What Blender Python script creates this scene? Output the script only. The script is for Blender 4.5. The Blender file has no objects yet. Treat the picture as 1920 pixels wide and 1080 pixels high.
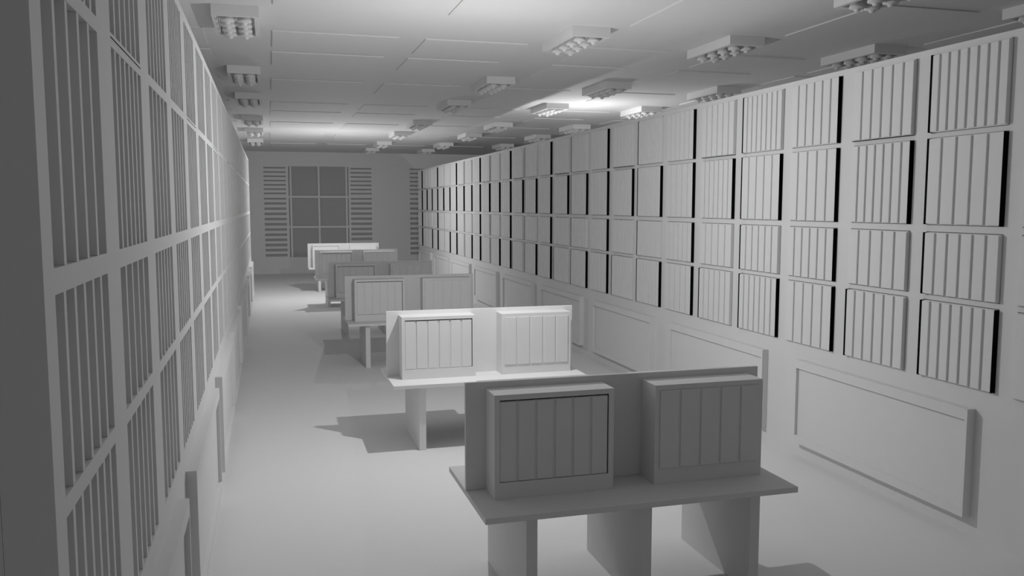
import bpy, bmesh, math
from mathutils import Vector

C = bpy.data.collections.new('hall'); bpy.context.scene.collection.children.link(C)

# ------------------------------------------------------------------ materials
def material(name, grey, rough=0.85, vary=0.012, scale=6.0):
    m = bpy.data.materials.new(name); m.use_nodes = True
    nt = m.node_tree; b = nt.nodes['Principled BSDF']
    b.inputs['Roughness'].default_value = rough
    b.inputs['Specular IOR Level'].default_value = 0.15
    tc = nt.nodes.new('ShaderNodeTexCoord'); no = nt.nodes.new('ShaderNodeTexNoise')
    no.inputs['Scale'].default_value = scale; no.inputs['Detail'].default_value = 3
    cr = nt.nodes.new('ShaderNodeValToRGB')
    lo, hi = max(0, grey - vary), grey + vary
    cr.color_ramp.elements[0].color = (lo, lo, lo, 1); cr.color_ramp.elements[1].color = (hi, hi, hi, 1)
    nt.links.new(tc.outputs['Object'], no.inputs['Vector'])
    nt.links.new(no.outputs['Fac'], cr.inputs['Fac'])
    nt.links.new(cr.outputs['Color'], b.inputs['Base Color'])
    return m

M_WALL = material('matt_wall_paint', 0.70)
M_FLOOR = material('matt_floor_coating', 0.78)
M_CEIL = material('matt_ceiling_board', 0.76)
M_UNIT = material('matt_cabinet_paint', 0.76)
M_SLAT = material('matt_slat_paint', 0.78)
M_DESK = material('matt_desk_paint', 0.78)
M_LAMP = material('matt_lamp_enamel', 0.76)
M_PANE = material('dull_grey_pane', 0.40, 0.7)
M_BLACK = material('black_gap_shade', 0.0, 1.0, 0.0)  # pure black, paints the shade of gaps between parts

# ------------------------------------------------------------------ mesh helpers
def box(bm, x0, x1, y0, y1, z0, z1):
    v = [bm.verts.new((x, y, z)) for x in (x0, x1) for y in (y0, y1) for z in (z0, z1)]
    for q in ((0, 1, 3, 2), (4, 6, 7, 5), (0, 4, 5, 1), (2, 3, 7, 6), (0, 2, 6, 4), (1, 5, 7, 3)):
        bm.faces.new([v[i] for i in q])

def bevel_box(bm, x0, x1, y0, y1, z0, z1, r):
    t = bmesh.new(); box(t, x0, x1, y0, y1, z0, z1)
    bmesh.ops.recalc_face_normals(t, faces=t.faces[:])
    bmesh.ops.bevel(t, geom=t.edges[:], offset=r, segments=1, affect='EDGES', profile=0.5)
    me = bpy.data.meshes.new('t'); t.to_mesh(me); t.free(); bm.from_mesh(me); bpy.data.meshes.remove(me)

def lathe(bm, cx, cy, prof, n=20):
    rings = []
    for r, z in prof:
        rings.append([bm.verts.new((cx + r * math.cos(2 * math.pi * i / n), cy + r * math.sin(2 * math.pi * i / n), z)) for i in range(n)])
    for a, b in zip(rings, rings[1:]):
        for i in range(n):
            bm.faces.new((a[i], a[(i + 1) % n], b[(i + 1) % n], b[i]))
    bm.faces.new(rings[0]); bm.faces.new(rings[-1])

def plate(bm, axis, front, back, us, vs, holes, sgn=1):
    """solid plate across us x vs with rectangular openings; axis 'x' (u=y, v=z) or 'y' (u=x, v=z)"""
    us = sorted(set(us)); vs = sorted(set(vs))
    def inside(a, b):
        for h in holes:
            if h[0] - 1e-6 < a < h[1] + 1e-6 and h[2] - 1e-6 < b < h[3] + 1e-6: return True
        return False
    cache = {}
    def V(w, u, v):
        k = (w, round(u, 5), round(v, 5))
        if k not in cache:
            cache[k] = bm.verts.new((w, u, v) if axis == 'x' else (u, w, v))
        return cache[k]
    nu, nv = len(us) - 1, len(vs) - 1
    solid = [[not inside((us[i] + us[i + 1]) / 2, (vs[j] + vs[j + 1]) / 2) for j in range(nv)] for i in range(nu)]
    S = lambda i, j: 0 <= i < nu and 0 <= j < nv and solid[i][j]
    for i in range(nu):
        for j in range(nv):
            if not solid[i][j]: continue
            u0, u1, v0, v1 = us[i], us[i + 1], vs[j], vs[j + 1]
            for w in (front, back):
                bm.faces.new((V(w, u0, v0), V(w, u1, v0), V(w, u1, v1), V(w, u0, v1)))
            for (di, dj, a, b) in ((-1, 0, (u0, v0), (u0, v1)), (1, 0, (u1, v0), (u1, v1)), (0, -1, (u0, v0), (u1, v0)), (0, 1, (u0, v1), (u1, v1))):
                if not S(i + di, j + dj):
                    bm.faces.new((V(front, *a), V(front, *b), V(back, *b), V(back, *a)))

def mesh_of(name, bm, mat):
    bmesh.ops.recalc_face_normals(bm, faces=bm.faces[:])
    me = bpy.data.meshes.new(name); bm.to_mesh(me); bm.free(); me.materials.append(mat)
    return me

def obj(name, bm, mat, parent=None):
    o = bpy.data.objects.new(name, mesh_of(name, bm, mat)); C.objects.link(o)
    if parent: o.parent = parent
    return o

def struct(name, bm, mat):
    o = obj(name, bm, mat); o['kind'] = 'structure'; return o

def thing(name, label, cat, loc, group=None):
    o = bpy.data.objects.new(name, None); C.objects.link(o); o.location = loc
    o['label'] = label; o['category'] = cat
    if group: o['group'] = group
    return o

def copy_thing(src, loc, label):
    r = src.copy(); C.objects.link(r); r.location = loc; r['label'] = label
    for ch in list(src.children):
        c = ch.copy(); C.objects.link(c); c.parent = r
        for g in list(ch.children):
            d = g.copy(); C.objects.link(d); d.parent = c
    return r

ORD = ['nearest', 'second', 'third', 'fourth', 'fifth', 'sixth', 'seventh', 'eighth', 'ninth', 'tenth']

# ------------------------------------------------------------------ dimensions
XL, XR = -0.53, 5.485          # fronts of the two cabinet runs
ZC = 4.81                      # ceiling
YB = 35.11                     # window wall
YN = -2.5                      # open end behind the camera
WX0, WX1 = -1.06, 11.6
ZTOP = 4.03
ROWS = [(3.32, 3.97), (2.54, 3.27), (1.94, 2.472), (1.225, 1.885)]
CELL0 = [0.075, 1.078, 2.095]
CW = 0.80
COUNT = {'A': [8, 5, 6, 7], 'B': [6, 7, 5, 6], 'C': [6, 5, 6, 5]}
EDGE = {'A': ['F', 'FN', 'F', 'FN'], 'B': ['', 'N', '', 'F'], 'C': ['N', 'N', 'N', 'N']}  # panel ends that get a painted dark gap, near and far

# ------------------------------------------------------------------ the room
bm = bmesh.new(); box(bm, WX0, WX1, YN, YB + .3, -0.2, 0); struct('floor', bm, M_FLOOR)
bm = bmesh.new(); box(bm, WX0 - .2, WX0, YN, YB + .3, 0, ZC); struct('wall_left', bm, M_WALL)
bm = bmesh.new(); box(bm, WX1, WX1 + .2, YN, YB + .3, 0, ZC); struct('wall_right', bm, M_WALL)
# end behind the camera left unwalled to let grey world fill in

# ceiling with thin raised boards in its bays
bm = bmesh.new()
box(bm, WX0 - .2, WX1 + .2, YN - .2, YB + .3, ZC, ZC + 0.2)
PCOL = [(-1.04, -0.70), (0.10, 1.637), (1.975, 3.33), (4.15, 5.39), (6.24, 7.50), (8.32, 9.6)]
PROW = [(1.2, 2.35), (2.7, 3.85), (5.2, 6.5), (7.81, 9.54), (10.96, 12.07), (12.43, 13.58), (15.06, 16.5), (18.3, 19.6), (20.0, 21.0), (22.6, 24.2), (26.0, 27.9), (30.2, 31.6)]
for x0, x1 in PCOL:
    for y0, y1 in PROW:
        box(bm, x0, x1, y0, y1, ZC - 0.014, ZC + .01)
struct('ceiling', bm, M_CEIL)

# window wall, openings for the two windows and their slatted side panels
def zpx(v): return 4.192 - (300 + v / 5.4 - 313.5) * (4.192 - 0.739) / (478.7 - 313.5)
GAPS = [(75, 16), (118, 16), (161, 16), (205, 16), (248, 17), (291, 17), (334, 18), (388, 19), (436, 24), (489, 25), (542, 26), (595, 26), (648, 27), (702, 26), (755, 27), (807, 27), (860, 27), (912, 27), (965, 27)]
WIN = [1.95, 7.72]
holes, us, vs = [], [WX0, WX1], [0, ZC]
for cx in WIN:
    for a, b in ((cx - 2.13, cx - 1.25), (cx - 1.18, cx + 1.18), (cx + 1.235, cx + 2.11)):
        holes.append((a, b, 0.62, 4.27)); us += [a, b]
vs += [0.62, 4.27]
bm = bmesh.new(); plate(bm, 'y', YB, YB + 0.3, us, vs, holes); struct('wall_far', bm, M_WALL)

def shutter(name, x0, x1, label):
    # frame and horizontal slats recessed flush in the wall opening
    t = thing(name, label, 'shutter', ((x0 + x1) / 2, YB, 0.62), 'horizontal slat shutters beside the windows')
    ox, oy, oz = (x0 + x1) / 2, YB, 0.62
    bm = bmesh.new(); hs = []
    for v, h in GAPS:
        zc = zpx(v) - oz; hh = h / 5.4 * 0.0209 / 2
        hs.append((x0 + .02 - ox, x1 - .02 - ox, zc - hh, zc + hh))
    ul = [x0 - ox, x0 + .02 - ox, x1 - .02 - ox, x1 - ox]; vl = [0, 3.65]
    for h in hs: vl += [h[2], h[3]]
    plate(bm, 'y', 0.0, 0.05, ul, vl, hs)
    obj('slat_frame', bm, M_WALL, t)
    bm = bmesh.new(); box(bm, x0 - ox, x1 - ox, 0.052, 0.07, 0, 3.65); obj('backing_board', bm, M_PANE, t)
    return t

for k, cx in enumerate(WIN):
    w = 'window_%d' % (k + 1)
    bm = bmesh.new()
    X0, X1 = -1.18, 1.18
    ul = [X0, -1.13, -1.105, -1.03, -.02, .02, 1.03, 1.105, 1.13, X1]
    vl = [0.62, 0.65, 1.83, 1.87, 3.03, 3.07, 4.24, 4.27]
    hs = []
    for a, b in ((-1.172, -1.125), (-1.05, -.036), (.036, 1.05), (1.125, 1.172)):
        for c, d in ((0.65, 1.81), (1.89, 3.01), (3.09, 4.25)):
            hs.append((a, b, c, d))
    ul = [X0, X1]; vl = [.62, 4.27]
    for h in hs: ul += [h[0], h[1]]; vl += [h[2], h[3]]
    plate(bm, 'y', 0.0, 0.06, ul, vl, hs)
    o = struct(w, bm, M_WALL); o.location = (cx, YB, 0)
    bm = bmesh.new(); box(bm, X0, X1, 0.07, 0.09, 0.62, 4.27); obj('glazing', bm, M_PANE, o)
shutter('slatted_shutter', WIN[0] - 2.13, WIN[0] - 1.25, 'tall grey slatted shutter left of the six-pane window on the far wall')
shutter('slatted_shutter', WIN[0] + 1.235, WIN[0] + 2.11, 'tall grey slatted shutter right of the six-pane window on the far wall')
shutter('slatted_shutter', WIN[1] - 2.13, WIN[1] - 1.25, 'grey slatted shutter on the far wall half hidden by the right cabinet run')

# ------------------------------------------------------------------ wall cabinets
def lower_panel(bm, s, y0, y1, z0, z1, d):
    # s: direction the cabinet faces (+1 left run, -1 right run); x measured from the front plane
    xs = sorted((0.0, s * d))
    fr = s * d; rc = s * (d - .03)
    plate(bm, 'x', fr, 0.0, [y0, y0 + .03, y1 - .03, y1], [z0, z0 + .08, z1 - .09, z1], [(y0 + .03, y1 - .03, z0 + .08, z1 - .09)])
    a, b = sorted((0.002 * s, rc)); box(bm, a, b, y0 + .028, y1 - .028, z0 + .078, z1 - .088)

def right_unit(label, loc):
    t = thing('wall_cabinet', label, 'cabinet', loc, 'slat-fronted cabinet modules along the right wall')
    bm = bmesh.new(); e = .006; hs = []; ul = [0.0, 3.0]; vl = [0.0, ZTOP]
    for c in range(3):
        for z0, z1 in ROWS: hs.append((CELL0[c] - e, CELL0[c] + CW + e, z0 - e, z1 + e))
    for h in hs: ul += [h[0], h[1]]; vl += [h[2], h[3]]
    plate(bm, 'x', 0.0, 0.03, ul, vl, hs)
    obj('face_frame', bm, M_UNIT, t)
    bm = bmesh.new(); box(bm, 0.0305, 0.5, 0.0, 3.0, 0.0, ZTOP); obj('carcass', bm, M_UNIT, t)
    for c, cell in enumerate('ABC'):
        for r, (z0, z1) in enumerate(ROWS):
            y0 = CELL0[c]; y1 = y0 + CW
            e = EDGE[cell][r]
            ya = y0 + (0.005 if 'N' in e else 0); yb = y1 - (0.022 if 'F' in e else 0)
            n = COUNT[cell][r]; g = 0.029; tail = 0 if 'F' in e else .016
            w = (yb - tail - ya - g * (n - 1)) / n
            bm = bmesh.new()
            box(bm, -0.024, 0.0295, ya, yb, z0, z1)
            for i in range(n):
                bevel_box(bm, -0.040, -0.023, ya + i * (w + g), ya + i * (w + g) + w, z0 + .006, z1 - .006, 0.002)
            p = obj('slatted_panel', bm, M_SLAT, t)
            if cell == 'B' and r == 0:  # black strip painted as the thin shade line below the panel
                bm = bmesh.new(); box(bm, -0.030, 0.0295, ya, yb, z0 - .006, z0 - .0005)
                q = obj('painted_gap_shade', bm, M_BLACK, p); q['label'] = 'thin black strip painted as the shade under the slats'
            if e:  # black strips stand in for unlit gaps at the panel ends
                if 'N' in e:
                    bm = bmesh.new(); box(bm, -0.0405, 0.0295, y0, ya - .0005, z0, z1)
                    q = obj('painted_gap_shade', bm, M_BLACK, p); q['label'] = 'black strip painted as the dark gap at the near side of the slats'
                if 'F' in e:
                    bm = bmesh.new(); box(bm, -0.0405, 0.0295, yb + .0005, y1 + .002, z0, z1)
                    q = obj('painted_gap_shade', bm, M_BLACK, p); q['label'] = 'black strip painted as the dark gap at the far side of the slats'
    bm = bmesh.new(); lower_panel(bm, -1, 0.25, 2.62, 0.155, 1.055, 0.08)
    obj('lower_panel', bm, M_UNIT, t)
    return t

def left_unit(label, loc):
    t = thing('wall_cabinet', label, 'cabinet', loc, 'slotted cabinet modules along the left wall')
    bm = bmesh.new(); hs = []; ul = [0.0, 3.0]; vl = [0.0, ZTOP]
    for c in range(3):
        for r, (z0, z1) in enumerate(ROWS):
            hs.append((CELL0[c] + .035, CELL0[c] + .78, z0, z1))
    for h in hs: ul += [h[0], h[1]]; vl += [h[2], h[3]]
    plate(bm, 'x', 0.0, -0.12, ul, vl, hs)
    obj('face_frame', bm, M_UNIT, t)
    bm = bmesh.new(); box(bm, -0.5, -0.121, 0.0, 3.0, 0.0, ZTOP); obj('carcass', bm, M_UNIT, t)
    for c, cell in enumerate('ABC'):
        for r, (z0, z1) in enumerate(ROWS):
            a, b = CELL0[c] + .035, CELL0[c] + .78
            n = COUNT[cell][r]; th = 0.028; slot = (b - a - th * (n - 1)) / n
            bm = bmesh.new()
            for i in range(1, n):
                y = a + i * slot + (i - 1) * th
                box(bm, -0.1195, -0.0015, y, y + th, z0 + .0005, z1 - .0005)
            obj('upright_dividers', bm, M_SLAT, t)
            if cell == 'B' and r == 0:  # black strip on the frame, painted as a dark slit
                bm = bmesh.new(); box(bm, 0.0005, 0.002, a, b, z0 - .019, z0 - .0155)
                q = obj('painted_gap_shade', bm, M_BLACK, t); q['label'] = 'thin black strip painted as a dark slit under the slots'
    bm = bmesh.new(); lower_panel(bm, 1, 0.13, 2.62, 0.155, 1.085, 0.065)
    obj('lower_panel', bm, M_UNIT, t)
    return t

lab = lambda side, i, tot: ('%s cabinet module from the camera in the %s run' % (ORD[i].capitalize(), side))
M0 = 2.275
NR, NL = 10, 8
def right_label(i):
    if i == 0: return 'grey slat-fronted wall cabinet on the right, cut off by the right picture edge'
    if i == NR - 1: return 'grey slat-fronted wall cabinet on the right, farthest one beside the window wall'
    return 'grey slat-fronted wall cabinet on the right with painted-in dark panel gaps, %s from the camera end' % ORD[i]
def left_label(i):
    if i == 0: return 'grey slotted wall cabinet on the left, nearest one with its dark end panel showing'
    if i == NL - 1: return 'grey slotted wall cabinet on the left, farthest one ending the left run'
    return 'grey slotted wall cabinet in the left run, %s from the camera end' % ORD[i]
first = right_unit(right_label(0), (XR, M0, 0))
for i in range(1, NR): copy_thing(first, (XR, M0 + 3 * i, 0), right_label(i))
first = left_unit(left_label(0), (XL, M0 + .02, 0))
for i in range(1, NL): copy_thing(first, (XL, M0 + .02 + 3 * i, 0), left_label(i))

# ------------------------------------------------------------------ desks
DESKS = [(1.25, 5.01), (1.25, 9.09), (1.21, 14.12), (1.185, 17.95), (1.165, 23.05), (1.155, 27.2)]
ZT = 0.755
def make_desk(label, loc):
    t = thing('reading_desk', label, 'desk', loc, 'desks down the middle of the hall')
    bm = bmesh.new(); bevel_box(bm, 0, 2.24, 0, 1.12, ZT - .04, ZT, .002); obj('desk_top', bm, M_DESK, t)
    for x in (0.29, 1.095, 1.915):
        bm = bmesh.new(); bevel_box(bm, x, x + .075, .075, 1.09, 0, ZT - .0405, .002); obj('leg', bm, M_DESK, t)
    bm = bmesh.new(); bevel_box(bm, 0, 2.24, .55, .58, ZT + .0005, 1.505, .002); obj('divider_board', bm, M_DESK, t)
    for side in (0, 1):
        for kind, x0, x1 in (('six', 0.142, 0.987), ('five', 1.295, 2.138)):
            f = (lambda y: y) if side == 0 else (lambda y: 1.13 - y)
            yf, yk = f(.315), f(.5495)
            bm = bmesh.new()
            h = (x0 + .036, x1 - .036, .866, 1.424)
            ys = sorted((yf, f(.340)))
            plate(bm, 'y', yf, f(.340), [x0, x1, h[0], h[1]], [ZT + .0005, 1.46, h[2], h[3]], [h])
            a, b = sorted((f(.340), yk)); box(bm, x0, x1, a, b, ZT + .0005, 1.46)
            cab = obj('desk_cabinet', bm, M_DESK, t)
            n = 6 if kind == 'six' else 5
            if kind == 'six':
                a0, a1, b0, b1, fr = h[0] + .002, h[1] - .008, h[2] + .002, h[3] - .010, .321
            else:
                a0, a1, b0, b1, fr = h[0] + .001, h[1] - .001, h[2] + .001, h[3] - .001, .304
            g = .018; w = (a1 - a0 - g * (n - 1)) / n
            bm = bmesh.new()
            p, q = sorted((f(fr + .008), f(.3395))); box(bm, a0, a1, p, q, b0, b1)
            p, q = sorted((f(fr), f(fr + .009)))
            for i in range(n):
                bevel_box(bm, a0 + i * (w + g), a0 + i * (w + g) + w, p, q, b0 + .002, b1 - .002, .003)
            s = obj('slatted_front', bm, M_SLAT, cab)
            if kind == 'six':  # black strips paint the shade in the gap above and beside the slats
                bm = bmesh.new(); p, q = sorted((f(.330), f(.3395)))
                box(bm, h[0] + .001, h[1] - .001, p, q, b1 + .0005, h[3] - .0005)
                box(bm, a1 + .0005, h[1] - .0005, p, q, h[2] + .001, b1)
                e = obj('painted_slat_shadow', bm, M_BLACK, cab); e['label'] = 'black strip painted as the shadow in the gap around the slats'
    return t
DL = ['grey desk with two slatted cabinets, nearest the camera and cut by the bottom edge',
      'brightly lit desk with two slatted cabinets just behind the nearest desk',
      'grey desk with slatted cabinets, third in the middle row from the camera',
      'dim grey desk with slatted cabinets, fourth in the middle row from the camera',
      'grey desk with lit cabinet tops, just in front of the farthest bright desk',
      'brightly lit desk farthest away, standing before the six-pane window']
first = make_desk(DL[0], (DESKS[0][0], DESKS[0][1], 0))
for i in range(1, 6): copy_thing(first, (DESKS[i][0], DESKS[i][1], 0), DL[i])

# ------------------------------------------------------------------ ceiling lights (switched off)
def make_light(label, loc):
    t = thing('ceiling_light', label, 'ceiling light', loc, 'boxed spotlight clusters on the ceiling')
    # the origin sits at the ceiling, the box hangs down
    W, L, H = .485, 1.14, .115
    bm = bmesh.new(); z1, z0 = -0.0005, -H
    rx, ry = .05, .06
    # frame ring and roof
    for a in ((0, rx, 0, L), (W - rx, W, 0, L), (rx, W - rx, 0, ry), (rx, W - rx, L - ry, L)):
        box(bm, a[0], a[1], a[2], a[3], z0, z1)
    box(bm, rx, W - rx, ry, L - ry, -0.03, z1)
    obj('housing', bm, M_LAMP, t)
    prof = [(.026, -.0305), (.036, -.055), (.054, -.080), (.070, -.110), (.078, -.136), (.074, -.145), (.046, -.148), (.032, -.154), (.028, -.170), (.018, -.178)]
    me = None
    for i in range(2):
        for j in range(4):
            if me is None:
                bm = bmesh.new(); lathe(bm, 0, 0, prof, 20); me = mesh_of('spot_lamp', bm, M_LAMP)
                for p in me.polygons: p.use_smooth = True
            o = bpy.data.objects.new('spot_lamp', me); C.objects.link(o); o.parent = t
            o.location = (W / 2 + (-.088 if i == 0 else .088), .165 + j * .27, 0)
    return t
FX = {0: -0.55, 1: 3.49, 2: 5.57, 3: 7.69}
FY = [6.53, 9.70, 13.80, 17.00, 21.25, 24.55, 28.55, 31.9]
FD = {(0, 1): .02, (0, 4): -.01, (0, 5): -.02, (0, 6): -.04}
CN = {0: 'row beside the left cabinets', 1: 'row above the desks',
      2: 'row just over the right cabinets', 3: 'row beyond the right cabinets'}
cols = {0: [1, 2, 3, 4, 5, 6], 1: [1, 2, 3, 4, 5, 6, 7], 2: [0, 1, 2, 3, 4, 5, 6, 7], 3: [0, 1, 2, 3, 4, 5, 6]}
proto = None
for c, rows in cols.items():
    for n, r in enumerate(rows):
        pos = ORD[n] if n < len(rows) - 1 else 'farthest'
        label = 'boxed ceiling light, %s in the %s' % (pos, CN[c])
        loc = (FX[c] + FD.get((c, r), 0), FY[r], ZC)
        if proto is None: proto = make_light(label, loc)
        else: copy_thing(proto, loc, label)

# ------------------------------------------------------------------ light
def point(name, loc, lin, quad, size, up=0.6):
    l = bpy.data.lights.new(name, 'POINT'); l.energy = 1.0; l.shadow_soft_size = size
    l.use_nodes = True                      # soft falloff; added upward dimming tones down the ceiling hot spots
    nt = l.node_tree; em = nt.nodes['Emission']
    def falloff(k, out):
        fo = nt.nodes.new('ShaderNodeLightFalloff'); fo.inputs['Strength'].default_value = k
        return fo.outputs[out]
    add = nt.nodes.new('ShaderNodeMath'); add.operation = 'ADD'
    nt.links.new(falloff(lin, 'Linear'), add.inputs[0]); nt.links.new(falloff(quad, 'Quadratic'), add.inputs[1])
    tc = nt.nodes.new('ShaderNodeTexCoord'); sp = nt.nodes.new('ShaderNodeSeparateXYZ')
    nt.links.new(tc.outputs['Normal'], sp.inputs[0])
    mr = nt.nodes.new('ShaderNodeMapRange')
    mr.inputs['From Min'].default_value = 0.0; mr.inputs['From Max'].default_value = 1.0
    mr.inputs['To Min'].default_value = 1.0; mr.inputs['To Max'].default_value = up
    nt.links.new(sp.outputs['Z'], mr.inputs['Value'])
    mu = nt.nodes.new('ShaderNodeMath'); mu.operation = 'MULTIPLY'
    nt.links.new(add.outputs[0], mu.inputs[0]); nt.links.new(mr.outputs[0], mu.inputs[1])
    nt.links.new(mu.outputs[0], em.inputs['Strength'])
    o = bpy.data.objects.new(name, l); C.objects.link(o); o.location = loc
point('hall_lamp', (2.15, 8.65, 3.22), 21.5, 83, .02, .5)
point('hall_lamp', (6.3, 17.0, 3.7), 16, 60, .02, .72)
point('hall_lamp', (1.9, 24.9, 3.3), 26, 98, .02, .42)

w = bpy.data.worlds.new('world'); bpy.context.scene.world = w; w.use_nodes = True
w.node_tree.nodes['Background'].inputs[0].default_value = (.5, .5, .5, 1)
w.node_tree.nodes['Background'].inputs[1].default_value = .32

# ------------------------------------------------------------------ camera
cd = bpy.data.cameras.new('camera'); cam = bpy.data.objects.new('camera', cd); C.objects.link(cam)
cd.sensor_width = 36; cd.lens = 1601.06 / 1920 * 36; cd.clip_end = 200
cam.location = (0, 0, 2.7)
yaw, pitch = 0.276584, -0.0961536
f = Vector((math.sin(yaw) * math.cos(pitch), math.cos(yaw) * math.cos(pitch), math.sin(pitch)))
cam.rotation_euler = f.to_track_quat('-Z', 'Y').to_euler()
bpy.context.scene.camera = cam

vs_ = bpy.context.scene.view_settings
vs_.view_transform = 'Standard'; vs_.look = 'None'; vs_.gamma = 1; vs_.use_curve_mapping = False
vs_.exposure = 0.0
